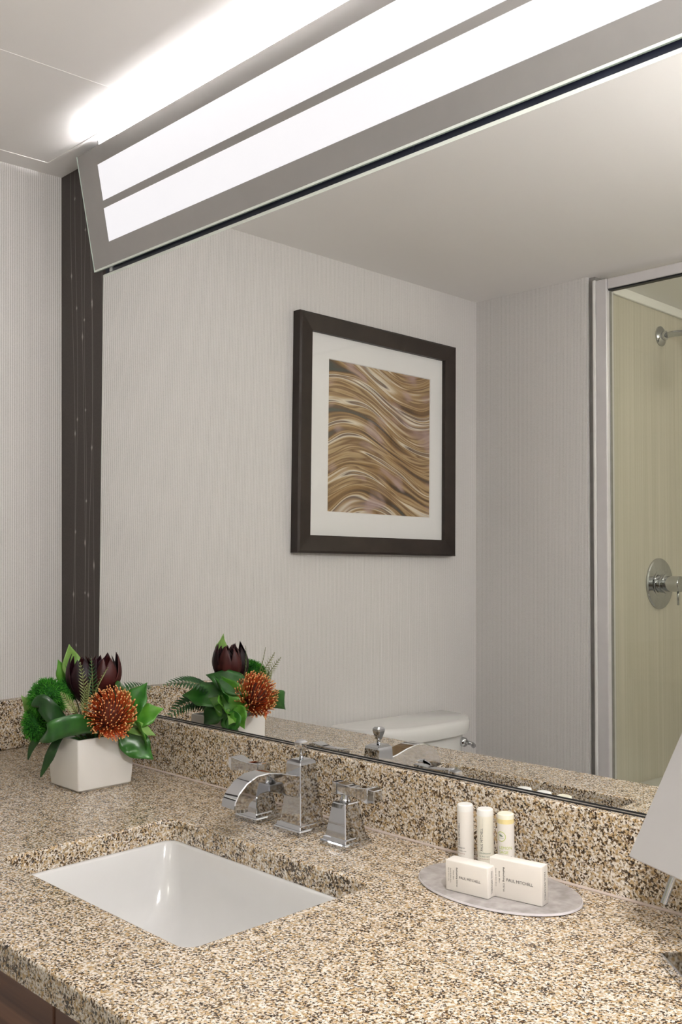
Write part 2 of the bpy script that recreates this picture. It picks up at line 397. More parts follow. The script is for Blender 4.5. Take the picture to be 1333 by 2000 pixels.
# ------------------------------------------------------------------ countertop with the sink cut-out
CX0, CX1, CY0, CY1 = XL, 0.10, 0.498, YB
SX0, SX1, SY0, SY1 = -1.352, -0.905, 0.630, 0.913
def countertop():
    b = bmesh.new(); z = ZT; th = .032; c = .0035
    def ring(pts): return [b.verts.new(p) for p in pts]
    def outer(ins, zz): return [Vector((CX0, CY0+ins, zz)), Vector((CX1-ins, CY0+ins, zz)), Vector((CX1-ins, CY1, zz)), Vector((CX0, CY1, zz))]
    def inner(grow, zz): return rrect(SX0-grow, SX1+grow, SY0-grow, SY1+grow, .018+grow, zz)
    def strip(A, B):
        for i in range(len(A)): b.faces.new((A[i], A[(i+1) % len(A)], B[(i+1) % len(A)], B[i]))
    o1, o2, o3, o4 = ring(outer(c, z)), ring(outer(c*.3, z-c*.3)), ring(outer(0, z-c)), ring(outer(0, z-th))
    i1, i2, i3, i4 = ring(inner(c, z)), ring(inner(c*.3, z-c*.3)), ring(inner(0, z-c)), ring(inner(0, z-th))
    strip(o1, o2); strip(o2, o3); strip(o3, o4); strip(i1, i2); strip(i2, i3); strip(i3, i4)
    for O, I in ((o1, i1), (o4, i4)):
        es = []
        for L in (O, I):
            for i in range(len(L)):
                e = b.edges.get((L[i], L[(i+1) % len(L)])); es.append(e)
        bmesh.ops.triangle_fill(b, edges=es, use_beauty=True)
    # remove any fill across the hole
    dead = [f for f in b.faces if len(f.verts) == 3 and all(SX0-.004 < v.co.x < SX1+.004 and SY0-.004 < v.co.y < SY1+.004 for v in f.verts)]
    bmesh.ops.delete(b, geom=dead, context='FACES_ONLY')
    return finish('countertop', b, 'granite')
top = countertop(); tag(top, 'speckled tan granite vanity countertop with rectangular sink cut-out', 'countertop')
sb = box('backsplash', XL+.0305, .10, 1.0888, YB-.0005, ZT+.0005, .969, 'granite', bevel=.0025); tag(sb, 'long low granite backsplash under the mirror behind the faucet', 'backsplash')
ss = box('side_splash', XL+.0005, XL+.030, .502, YB-.0005, ZT+.0005, .975, 'granite', bevel=.0025); tag(ss, 'short granite side splash against the left wallpapered wall', 'backsplash')
g = finish('sealant_bead', tube([(XL+.03, 1.0880, ZT+.0005), (.10, 1.0880, ZT+.0005)], .0028, 6), 'grout'); tag(g, 'thin pinkish sealant bead where backsplash meets countertop', 'sealant')

# undermount basin
def basin():
    root = empty('sink', ((SX0+SX1)/2, (SY0+SY1)/2, ZT-.16), 'white rectangular undermount porcelain sink set below the granite', 'sink')
    prof = [(-.016, ZT-.0325, .03), (.002, ZT-.0325, .022), (.0045, ZT-.036, .022), (.010, ZT-.075, .030), (.020, ZT-.115, .040), (.034, ZT-.140, .045), (.055, ZT-.152, .045), (.085, ZT-.157, .05)]
    rings = [rrect(SX0+i, SX1-i, SY0+i, SY1-i, r, z, 8) for i, z, r in prof]
    cxx, cyy = (SX0+SX1)/2, (SY0+SY1)/2
    n = len(rings[0]); last = rings[-1]
    dr = []
    for p in last:
        a = math.atan2(p.y-cyy, p.x-cxx); dr.append(Vector((cxx+.024*math.cos(a), cyy+.024*math.sin(a), ZT-.163)))
    rings.append(dr)
    b = loft(rings, False, True)
    # outside shell
    out = [rrect(SX0-.016, SX1+.016, SY0-.016, SY1+.016, .03, ZT-.0325, 8), rrect(SX0-.016, SX1+.016, SY0-.016, SY1+.016, .03, ZT-.045, 8), rrect(SX0+.01, SX1-.01, SY0+.01, SY1-.01, .05, ZT-.15, 8), rrect(SX0+.07, SX1-.07, SY0+.07, SY1-.07, .05, ZT-.172, 8)]
    loft(out, False, True, b)
    o = finish('basin', b, 'porcelain', smooth=True); attach(o, root)
    d = finish('drain', lathe([(.0, -.006), (.016, -.006), (.017, -.002), (.0235, 0), (.0245, -.001), (.0245, -.012), (.0, -.012)][1:6], 28, 'Z', (cxx, cyy, ZT-.1615)), 'chrome'); auto_smooth(d); attach(d, root)
    st = finish('stopper', lathe([(.001, .004), (.010, .0035), (.0155, .001), (.0155, -.004)], 24, 'Z', (cxx, cyy, ZT-.1625)), 'chrome'); auto_smooth(st); attach(st, root)
basin()

# cabinet under the counter
def cabinet():
    root = empty('vanity_cabinet', (-1.0, .8, 0), 'dark walnut vanity cabinet under the granite counter', 'cabinet')
    zb = ZT-.034
    b = box_bm(XL+.002, .09, .545, .56, .10, zb); box_bm(XL+.002, XL+.02, .56, YB-.002, .10, zb, bm=b); box_bm(.072, .09, .56, YB-.002, .10, zb, bm=b); box_bm(XL+.02, .072, YB-.02, YB-.002, .10, zb, bm=b); box_bm(XL+.02, .072, .56, YB-.02, .10, .118, bm=b)
    attach(finish('body', b, 'walnut'), root)
    box('toe_kick', XL+.002, .09, .60, .615, 0, .10, 'walnut', root)
    xs = [XL+.006, -1.55, -1.0, -.46, .088]
    for a, c in zip(xs, xs[1:]):
        box('apron_panel', a+.002, c-.002, .525, .5445, zb-.16, zb-.003, 'walnut', root, .0015)
        d = box('door', a+.002, c-.002, .525, .5445, .11, zb-.164, 'walnut', root, .0015)
        h = finish('handle', tube([(c-.04, .5246, .50), (c-.04, .505, .505), (c-.04, .505, .60), (c-.04, .5246, .605)], .005, 8), 'brushed_metal', smooth=True)
        h.parent = d; h.matrix_parent_inverse = Matrix.Identity(4)
cabinet()

# ------------------------------------------------------------------ wall mirror, leaning back very slightly on the splash
T = math.radians(.8613)
def my(z): return 1.1067 + (z-1.30)*math.tan(T)           # mirror face
MX0, MX1, MZ0, MZ1 = -1.903, .08, .9700, 1.8945
def wall_mirror():
    root = empty('wall_mirror', (-.9, my(MZ0), MZ0), 'large frameless wall mirror above the granite backsplash', 'mirror')
    def slab(name, x0, x1, z0, z1, f, k, m):
        b = bmesh.new()
        q = [Vector((x, my(z)+o, z)) for o in (f, k) for x, z in ((x0, z0), (x1, z0), (x1, z1), (x0, z1))]
        v = [b.verts.new(p) for p in q]
        for ids in ((0, 1, 2, 3), (7, 6, 5, 4), (0, 4, 5, 1), (1, 5, 6, 2), (2, 6, 7, 3), (3, 7, 4, 0)): b.faces.new([v[i] for i in ids])
        o = finish(name, b, m); attach(o, root); return o
    e = .0022
    slab('mirror_glass', MX0+e, MX1, MZ0+.004, MZ1-.006, 0, .004, 'mirror_silver')
    slab('polished_edge', MX0, MX0+e, MZ0+.004, MZ1, 0, .0045, 'bevel_light')
    slab('polished_edge', MX0+e, MX1, MZ1-.006, MZ1, -.0003, .0045, 'bevel_light')
    slab('channel', MX0, MX1, MZ0-.0008, MZ0+.0010, -.0016, .0045, 'seal_black')
    slab('channel', MX0, MX1, MZ0+.0022, MZ0+.0041, -.0008, .0045, 'seal_black')
    slab('channel_lip', MX0, MX1, MZ0+.0010, MZ0+.0022, -.0012, .0045, 'brushed_metal')
wall_mirror()

# ------------------------------------------------------------------ vanity light over the mirror
PT, PB = Vector((0, 1.0640, 2.1465)), Vector((0, 1.1072, 1.9028))   # top and bottom edge of the tilted glass
LX0, LX1 = -1.925, .10
def vanity_light():
    root = empty('vanity_light', (-.9, 1.08, 1.895), 'long tilted grey glass vanity light with two glowing frosted strips above mirror', 'light')
    d = (PT-PB); n = Vector((0, -d.z, d.y)).normalized()      # outward (down and into the room)
    if n.y > 0: n = -n
    def P(x, t, o): q = PB+d*t+n*o; return Vector((x, q.y, q.z))
    def slab(name, x0, x1, t0, t1, o0, o1, m, edge=None):
        b = bmesh.new(); v = [b.verts.new(P(x, t, o)) for o in (o1, o0) for x, t in ((x0, t0), (x1, t0), (x1, t1), (x0, t1))]
        for ids in ((0, 1, 2, 3), (7, 6, 5, 4), (0, 4, 5, 1), (1, 5, 6, 2), (2, 6, 7, 3), (3, 7, 4, 0)):
            f = b.faces.new([v[i] for i in ids]); f.material_index = 0 if (not edge or ids in ((0, 1, 2, 3), (7, 6, 5, 4))) else 1
        o = finish(name, b, [m, edge] if edge else m); attach(o, root); return o
    slab('glass_panel', LX0, LX1, 0, 1, -.006, 0, 'grey_glass', 'glass_edge')
    slab('frosted_strip', -1.847, LX1-.09, .548, .850, .0, .0006, 'light_strip')
    slab('frosted_strip', -1.849, LX1-.09, .203, .484, .0, .0006, 'light_strip')
    slab('polished_edge', LX0, LX0+.0028, 0, 1, .0, .0004, 'glass_edge')
    slab('polished_edge', LX0+.0028, LX1, 0, .016, .0, .0004, 'bevel_light')
    # dark channel on the wall between glass and mirror, housing and tube behind the glass
    box('rail', -1.893, LX1-.01, 1.1162, YB-.0008, 1.8950, 1.935, 'rail_navy', root)
    box('rail_clip', -1.874, -1.862, 1.1140, 1.1163, 1.8955, 1.906, 'brushed_metal', root)
    box('rail_clip', -1.0, -.994, 1.1145, 1.1163, 1.8955, 1.906, 'rail_navy', root)
    box('housing', -1.86, LX1-.05, 1.1022, YB-.0008, 1.945, 2.085, 'housing_grey', root)
    box('bracket', -1.0, -.99, 1.088, 1.1025, 2.02, 2.06, 'chrome', root); box('bracket', -1.62, -1.61, 1.088, 1.1025, 2.02, 2.06, 'chrome', root)
    t = finish('uplight_tube', tube([(-1.79, 1.096, 2.131), (LX1-.12, 1.096, 2.131)], .0135, 12), 'uplight_tube', smooth=True); attach(t, root)
    for x in (-1.845, LX1-.06):  # hidden plates added to stop tube light leaking past the ends onto the wall
        b = bmesh.new(); pf = [(1.1070, 1.94), (1.1200, 1.94), (1.1200, 2.160), (1.0682, 2.160)]
        loft([[Vector((x, y, z)) for y, z in pf], [Vector((x+.004, y, z)) for y, z in pf]], True, True, b); attach(finish('leak_shield', b, 'housing_grey'), root)
    for x in (-1.80, LX1-.12): box('tube_holder', x, x+.012, 1.083, YB-.0008, 2.085, 2.142, 'housing_grey', root)
vanity_light()

def fill_lamp(x, y, r, em, label, drop=.25):  # globe lamps added out of view to fill the room and shower with light
    root = empty('fill_light', (x, y, ZC), label, 'light')
    o = finish('canopy', lathe([(.06, 0), (.06, -.012), (.045, -.02), (.012, -.022), (.012, -drop-.004)], 32, 'Z', (x, y, ZC-.0005)), 'brushed_metal'); auto_smooth(o); attach(o, root)
    pr = [(.014, -drop)]+[(max(.002, r*math.sin(PI*k/16)), -drop-r*(1-math.cos(PI*k/16))) for k in range(2, 17)]
    o = finish('globe', lathe(pr, 36, 'Z', (x, y, ZC)), em, smooth=True); attach(o, root)
fill_lamp(-.16, .46, .09, 'fill_lamp', 'added white globe fill lamp out of view above the front of the vanity', .32)
fill_lamp(-.55, -.80, .08, 'shower_fill', 'added small white globe fill lamp out of view above the bathtub', .05)

# ------------------------------------------------------------------ framed print on the left wall
def picture():
    xw = XL+.001
    y0, y1, z0, z1 = -.277, .400, 1.305, 1.984
    root = empty('framed_print', (xw, (y0+y1)/2, z0), 'abstract gold and brown wave print in dark wooden frame on left wall', 'picture')
    fw, dp = .050, .032
    def rail(pts_out, pts_in):
        b = bmesh.new()
        prof = []
        for o, i in zip(pts_out, pts_in):
            o, i = Vector(o), Vector(i)
            m = o+(i-o)*.12
            prof.append([Vector((xw, o.x, o.y)), Vector((xw+dp*.86, o.x, o.y)), Vector((xw+dp, m.x, m.y)), Vector((xw+dp*.80, i.x, i.y)), Vector((xw+.004, i.x, i.y))])
        loft(prof, True, True, b); o = finish('frame_rail', b, 'frame_brown'); attach(o, root)
    O = [(y0, z0), (y1, z0), (y1, z1), (y0, z1)]; I = [(y0+fw, z0+fw), (y1-fw, z0+fw), (y1-fw, z1-fw), (y0+fw, z1-fw)]
    for k in range(4): rail((O[k], O[(k+1) % 4]), (I[k], I[(k+1) % 4]))
    # mat board with a window, print behind, glass in front
    xm = xw+.012
    a0, a1, c0, c1 = ART['y1'], ART['y0'], ART['z0'], ART['z1']
    b = bmesh.new(); oy0, oy1, oz0, oz1 = y0+fw-.004, y1-fw+.004, z0+fw-.004, z1-fw+.004
    def rect(ya, yb, za, zb, x): return [b.verts.new((x, y, z)) for y, z in ((ya, za), (yb, za), (yb, zb), (ya, zb))]
    A, B, Cc = rect(oy0, oy1, oz0, oz1, xm), rect(a0, a1, c0, c1, xm), rect(a0+.002, a1-.002, c0+.002, c1-.002, xm-.0025)
    for R1, R2 in ((A, B), (B, Cc)):
        for i in range(4): b.faces.new((R1[i], R1[(i+1) % 4], R2[(i+1) % 4], R2[i]))
    attach(finish('mat_board', b, 'mat_board'), root)
    p = box('print', xm-.0045, xm-.003, a0-.01, a1+.01, c0-.01, c1+.01, 'wave_print', root)
    box('backing', xw, xw+.004, y0+.01, y1-.01, z0+.01, z1-.01, 'frame_brown', root)
    box('glazing', xw+.0165, xw+.0185, oy0+.001, oy1-.001, oz0+.001, oz1-.001, 'picture_glass', root)
picture()

# ------------------------------------------------------------------ toilet
def toilet():
    yc = .006; zt = .818
    root = empty('toilet', (-1.85, yc, 0), 'white two-piece toilet with half-round tank lid against left wall', 'toilet')
    xw = XL+.012
    def dring(hw, depth, z, k=22, back=0.0):
        pts = [Vector((xw+back, yc-hw, z))]
        for i in range(k+1):
            a = -PI/2+PI*i/k
            e = 2.4
            c, s = math.cos(a), math.sin(a)
            pts.append(Vector((xw+.035+(depth-.035)*abs(c)**(2/e), yc+hw*math.copysign(abs(s)**(2/e), s), z)))
        pts.append(Vector((xw+back, yc+hw, z)))
        return pts
    b = loft([dring(.238, .180, zt-.045), dring(.246, .190, zt-.043), dring(.249, .194, zt-.030), dring(.249, .194, zt-.010), dring(.245, .189, zt-.003), dring(.235, .178, zt)])
    o = finish('tank_lid', b, 'toilet_china'); auto_smooth(o, 40); attach(o, root)
    b = loft([dring(.19, .135, .42), dring(.205, .150, .44), dring(.222, .166, .60), dring(.229, .172, zt-.045)])
    tk = finish('tank', b, 'toilet_china'); auto_smooth(tk, 40); attach(tk, root)
    # flush lever
    lx, ly, lz = xw+.150, yc-.165, zt-.073
    lv = finish('flush_lever', lathe([(.014, -.006), (.014, .004), (.011, .008), (.006, .010), (.006, .02)], 20, 'X', (lx, ly, lz)), 'chrome'); auto_smooth(lv); attach(lv, root)
    arm = finish('lever_arm', tube([(lx+.017, ly, lz), (lx+.020, ly-.012, lz-.004), (lx+.016, ly-.026, lz-.012)], [.0055, .0065, .008], 10), 'chrome', smooth=True); attach(arm, root)
    # bowl, seat and lid
    def oval(cx, a, bb, z, k=32): return [Vector((cx+a*math.cos(2*PI*i/k), yc+bb*math.sin(2*PI*i/k), z)) for i in range(k)]
    b = loft([oval(-1.78, .24, .11, 0), oval(-1.78, .23, .10, .05), oval(-1.75, .20, .10, .16), oval(-1.70, .24, .15, .28), oval(-1.68, .265, .18, .37), oval(-1.68, .27, .185, .40)])
    o = finish('bowl', b, 'toilet_china', smooth=True); attach(o, root)
    b = loft([oval(-1.68, .268, .183, .401), oval(-1.68, .272, .188, .408), oval(-1.68, .270, .186, .418)]); o = finish('seat', b, 'toilet_china'); auto_smooth(o); attach(o, root)
    b = loft([oval(-1.68, .270, .186, .4185), oval(-1.68, .272, .188, .426), oval(-1.68, .262, .178, .437)]); o = finish('seat_lid', b, 'toilet_china'); auto_smooth(o); attach(o, root)
toilet()

# ------------------------------------------------------------------ bath, shower door and fittings
def bathtub():
    root = empty('bathtub', (-.85, -.8, 0), 'pale bathtub with raised rim behind the glass shower door', 'bathtub')
    x0, x1, y0, y1, z = XS+.001, -.052, YS+.001, YP-.03, .595
    rings = [rrect(x0, x1, y0, y1, .004, 0), rrect(x0, x1, y0, y1, .004, z-.012), rrect(x0+.004, x1-.004, y0+.004, y1-.004, .006, z), rrect(x0+.07, x1-.07, y0+.07, y1-.08, .10, z), rrect(x0+.085, x1-.08, y0+.085, y1-.09, .10, z-.02), rrect(x0+.16, x1-.13, y0+.13, y1-.13, .12, .22), rrect(x0+.26, x1-.2, y0+.18, y1-.18, .1, .17)]
    o = finish('tub', loft(rings), 'porcelain'); auto_smooth(o, 40); attach(o, root)
bathtub()
def shower_door():
    x0, x1, y = -1.637, -.052, YP-.02
    root = empty('shower_door', (x0, y, .6), 'clear glass shower door in silvery white metal frame', 'shower door')
    b = box_bm(x0, x0+.038, y-.02, y+.022, .597, 2.147, .003); attach(finish('jamb', b, 'silver_white'), root)
    box('jamb', x1-.038, x1, y-.02, y+.022, .597, 2.147, 'silver_white', root, .003)
    box('header', x0+.038, x1-.038, y-.02, y+.018, 2.116, 2.147, 'silver_white', root, .003)
    box('seal', x0+.038, x1-.038, y-.008, y+.012, 2.1115, 2.116, 'seal_black', root)
    box('seal', x0+.038, x0+.0395, y-.006, y+.006, .62, 2.1115, 'seal_grey', root)
    box('track', x0+.038, x1-.038, y-.02, y+.018, .597, .62, 'silver_white', root, .003)
    box('glass', x0+.040, x1-.039, y-.003, y+.003, .6205, 2.111, 'shower_glass', root)
shower_door()
def shower_head():
    y, z = -.855, 2.052
    root = empty('wall_shower', (XS, y, z), 'chrome shower head on curved arm with round wall plate', 'shower head')
    o = finish('escutcheon', lathe([(.034, .0005), (.034, .004), (.026, .010), (.016, .013), (.016, .022), (.012, .024)], 32, 'X', (XS, y, z)), 'chrome'); auto_smooth(o); attach(o, root)
    pts = bez((XS+.02, y, z), (XS+.13, y, z+.012), (XS+.20, y, z-.075), 14)
    o = finish('arm', tube(pts, .0105, 14), 'chrome', smooth=True); attach(o, root)
    e, dr = pts[-1], (pts[-1]-pts[-2]).normalized()
    q = dr.to_track_quat('Z', 'Y').to_matrix().to_4x4()
    b = lathe([(.012, -.005), (.017, .0), (.017, .02), (.022, .03), (.048, .055), (.05, .062), (.046, .066), (.004, .066)], 32)
    b.transform(Matrix.Translation(e) @ q); o = finish('spray_head', b, 'chrome'); auto_smooth(o); attach(o, root)
shower_head()
def shower_valve():
    y, z = -.828, 1.222
    root = empty('shower_valve', (XS, y, z), 'chrome round shower valve plate with lever handle', 'shower valve')
    o = finish('plate', lathe([(.084, .0005), (.084, .005), (.081, .008), (.050, .010), (.046, .0085), (.040, .0105), (.02, .011)], 48, 'X', (XS, y, z)), 'chrome'); auto_smooth(o, 20); attach(o, root)
    o = finish('sleeve', lathe([(.030, .010), (.030, .026), (.033, .027), (.033, .031), (.029, .032)], 32, 'X', (XS, y, z)), 'chrome'); auto_smooth(o); attach(o, root)
    h = finish('handle', lathe([(.026, .032), (.026, .078), (.0245, .080), (.002, .080)], 32, 'X', (XS, y, z)), 'chrome'); auto_smooth(h); attach(h, root)
    lv = finish('lever', tube([(XS+.068, y, z-.02), (XS+.068, y, z-.068)], .0038, 10), 'chrome', smooth=True); attach(lv, root)
shower_valve()

# ------------------------------------------------------------------ door in the right wall (behind the camera)
dr = structure(box('door_1', XR-.03, XR-.001, .05, .85, .005, 2.03, 'white_paint', bevel=.003))
structure(box('trim_7', XR-.02, XR-.0005, -.03, .045, 0, 2.10, 'white_paint', bevel=.003))

# ------------------------------------------------------------------ faucet
def faucet():
    cx, cy = -1.156, 1.017
    root = empty('faucet', (cx, cy, ZT), 'polished chrome widespread faucet with square tapered spout and two lever handles', 'faucet')
    z = ZT+.0003
    def pedestal(x, y, h0, h1, top, zz, steps):
        rings = []
        for hw, dz in steps: rings.append(sq_ring(x, y, hw, hw, z+dz, .0012))
        return rings
    # spout tower
    st = [(.0315, 0), (.0315, .006), (.030, .0075), (.0285, .0080), (.0275, .0125), (.0262, .0135)]
    o = finish('spout_base', loft(pedestal(cx, cy, 0, 0, 0, 0, st)), 'chrome'); attach(o, root)
    b = loft([sq_ring(cx, cy, .0240, .0240, z+.0135, .0012), sq_ring(cx, cy, .0185, .0185, z+.060, .0012), sq_ring(cx, cy, .0165, .0165, z+.100, .0012), sq_ring(cx, cy, .0158, .0158, z+.1035, .0012), sq_ring(cx, cy, .011, .011, z+.1065, .001)])
    tw = finish('tower', b, 'chrome'); attach(tw, root)
    # spout arm: rectangular section sweeping out over the basin
    path = [(-.008, .0700, .0150), (-.03, .0745, .0140), (-.056, .0830, .0128), (-.078, .0875, .0122), (-.096, .0868, .0122), (-.111, .0805, .0124), (-.122, .0705, .0130), (-.1275, .0620, .0132), (-.1285, .0560, .0125)]
    rings = []
    for i, (dy, dz, th) in enumerate(path):
        a = Vector((path[max(i-1, 0)][0], path[max(i-1, 0)][1])); c = Vector((path[min(i+1, len(path)-1)][0], path[min(i+1, len(path)-1)][1]))
        t = (c-a).normalized(); nn = Vector((t.y, -t.x))       # upward normal in the (y,z) plane
        if nn.y < 0 and i < 6: nn = -nn
        hw = .0160 if i < 2 else .0158
        p = Vector((dy, dz)); ch = .0012
        ring = []
        for sx, sn in ((-1+ch/hw, 1), (1-ch/hw, 1), (1, 1-ch/th), (1, -1+ch/th), (1-ch/hw, -1), (-1+ch/hw, -1), (-1, -1+ch/th), (-1, 1-ch/th)):
            q = p+nn*(th*(sn*1.12-.14 if i < 6 else sn*.98)); ring.append(Vector((cx+sx*hw, cy+q.x, z+q.y)))
        rings.append(ring)
    o = finish('spout', loft(rings), 'chrome'); auto_smooth(o, 30); attach(o, root)
    o = finish('aerator', lathe([(.0095, .0), (.0095, -.006), (.0075, -.0065)], 20, 'Z', (cx, cy-.1165, z+.0548)), 'chrome'); auto_smooth(o); attach(o, root)
    # lift rod with faceted knob
    lr = finish('lift_rod', tube([(cx, cy, z+.104), (cx, cy, z+.121)], .0032, 10), 'chrome', smooth=True); attach(lr, root)
    o = finish('knob', loft([sq_ring(cx, cy, .0045, .0045, z+.1145, .0015), sq_ring(cx, cy, .0082, .0082, z+.128, .0022), sq_ring(cx, cy, .0082, .0082, z+.1315, .0022), sq_ring(cx, cy, .0055, .0055, z+.1345, .0015)]), 'chrome'); attach(o, root)
    for s, hx in ((1, -1.0555), (-1, -1.2555)):
        hy = 1.013
        st = [(.0275, 0), (.0275, .0055), (.0262, .007), (.0245, .0075), (.0235, .0115), (.0222, .0125), (.0215, .0130), (.0185, .030), (.0140, .0585), (.0130, .0600), (.009, .0605)]
        h = finish('handle', loft(pedestal(hx, hy, 0, 0, 0, 0, st)), 'chrome'); attach(h, root)
        nk = finish('neck', lathe([(.0075, .0600), (.0085, .0625), (.0065, .066), (.0065, .074)], 20, 'Z', (hx, hy, z)), 'chrome'); auto_smooth(nk); nk.parent = h; nk.matrix_parent_inverse = h.matrix_parent_inverse.copy(); nk.location = (0, 0, 0)
        nk.matrix_parent_inverse = Matrix.Identity(4)
        # lever: square block, waist, flared end
        secs = [(-.0185, .0085, .0085), (-.0105, .0085, .0085), (-.0100, .0072, .0072), (-.0085, .0072, .0072), (-.0080, .0083, .0083), (.006, .0075, .0072), (.020, .0080, .0068), (.036, .0095, .0080), (.050, .0115, .0105), (.0555, .0120, .0112), (.0565, .0105, .0098), (.066, .0090, .0085), (.067, .0080, .0075)]
        rings = []
        for dx, hy2, hz in secs:
            ch = .0010; X = hx+s*dx; zc = z+.0785
            rings.append([Vector((X, hy+a, zc+c)) for a, c in ((-hy2+ch, -hz), (hy2-ch, -hz), (hy2, -hz+ch), (hy2, hz-ch), (hy2-ch, hz), (-hy2+ch, hz), (-hy2, hz-ch), (-hy2, -hz+ch))])
        lv = finish('lever', loft(rings), 'chrome'); auto_smooth(lv, 25); lv.parent = h; lv.matrix_parent_inverse = Matrix.Identity(4)
faucet()

# ------------------------------------------------------------------ toiletries on the tray
def tray():
    root = empty('amenity_tray', (-.782, 1.012, ZT), 'frosted grey oval acrylic tray holding soaps and bottles', 'tray')
    k = 56
    def ring(g, z): return [Vector((-.782+(.115+g)*math.cos(2*PI*i/k), 1.012+(.0735+g)*math.sin(2*PI*i/k), z)) for i in range(k)]
    attach(finish('plate', loft([ring(-.001, ZT+.0004), ring(0, ZT+.0012), ring(-.0008, ZT+.0034)]), 'acrylic_edge'), root)
    attach(finish('surface', loft([ring(-.0012, ZT+.0034), ring(-.002, ZT+.0040)]), 'acrylic_tray'), root)
tray()
TZ = ZT+.0042
def flat_text(body, size, m, parent, origin, ux, uz, off=.00025, center=None, fit=None):
    """text laid on a flat face: ux = reading direction, uz = letter up"""
    b = text_bm(body, size); lo, hi = text_width(b)
    s = fit/(hi-lo) if fit else 1.0
    ux, uz = Vector(ux).normalized(), Vector(uz).normalized(); nn = ux.cross(uz)
    for v in b.verts:
        v.co = Vector(origin)+ux*((v.co.x-lo)*s)+uz*(v.co.y)+nn*off
    o = finish('lettering', b, m, smooth='raw')
    for p in o.data.polygons: p.use_smooth = False
    attach(o, parent); return o
def soap(label, corner, ang, wdt, dep, hgt, base, big):
    ca, sa = math.cos(ang), math.sin(ang)
    ux, uy = Vector((ca, sa, 0)), Vector((-sa, ca, 0)); c = Vector((corner[0], corner[1], base))
    root = empty('soap_box', c, label, 'soap box', 'boxed soaps on the tray')
    b = box_bm(0, wdt, 0, dep, 0, hgt, .0012, 2)
    b.transform(Matrix.Translation(c) @ Matrix(((ux.x, uy.x, 0, 0), (ux.y, uy.y, 0, 0), (0, 0, 1, 0), (0, 0, 0, 1))))
    o = finish('carton', b, 'soap_card'); auto_smooth(o, 50); attach(o, root)
    Z = Vector((0, 0, 1))
    def at(u, v): return c+ux*u*wdt+Z*v*hgt
    flat_text('PAUL MITCHELL', .0044 if not big else .0052, 'ink_black', root, at(.335, .46), ux, Z, fit=wdt*.50)
    f = .86
    flat_text('Refreshing Citrus', .0031 if not big else .0036, 'ink_black', root, at(.265, .80), -Z, ux, fit=hgt*.62)
    flat_text('Face Bar' if not big else 'Bath Bar', .0024, 'ink_grey', root, at(.185, .68), -Z, ux, fit=hgt*.30)
    flat_text('Savon de bain doux', .0021, 'ink_grey', root, at(.120, .75), -Z, ux, fit=hgt*.48)
    flat_text('Net wt. 0.8 oz / 22 g', .0021, 'ink_grey', root, at(.07, .75), -Z, ux, fit=hgt*.44)
    e = c+ux*wdt
    flat_text('PAUL MITCHELL', .0042, 'ink_black', root, e+uy*(dep*.38)+Z*hgt*.84, -Z, uy, fit=hgt*.72)
soap('smaller white soap box with black lettering at tray front', tuple(on_plane(871, 1737, 2, TZ)[:2]), math.radians(7), .0605, .0205, .0370, TZ, False)
soap('larger white soap box with black lettering on tray, beside the smaller one', tuple((on_plane(1060, 1772, 2, TZ)-Vector((math.cos(math.radians(9)), math.sin(math.radians(9)), 0))*.0695)[:2]), math.radians(9), .0695, .0165, .0462, TZ, True)
def wrap_text(body, size, m, parent, org, rad, ang0, z, vertical=False, fit=None, off=.0002):
    """lettering wrapped round an upright bottle; ang0 measured from +x, text runs counter-clockwise or up"""
    b = text_bm(body, size); lo, hi = text_width(b); s = fit/(hi-lo) if fit else 1.0
    for v in b.verts:
        u, t = (v.co.x-lo)*s, v.co.y
        if vertical: aa, zz = ang0-t/rad, z+u
        else: aa, zz = ang0+u/rad, z+t
        v.co = Vector((org[0]+(rad+off)*math.cos(aa), org[1]+(rad+off)*math.sin(aa), zz))
    o = finish('lettering', b, m, smooth='raw')
    for p in o.data.polygons: p.use_smooth = False
    attach(o, parent); return o
VIEW = math.atan2(-1.036, .83)       # direction from a bottle towards the camera
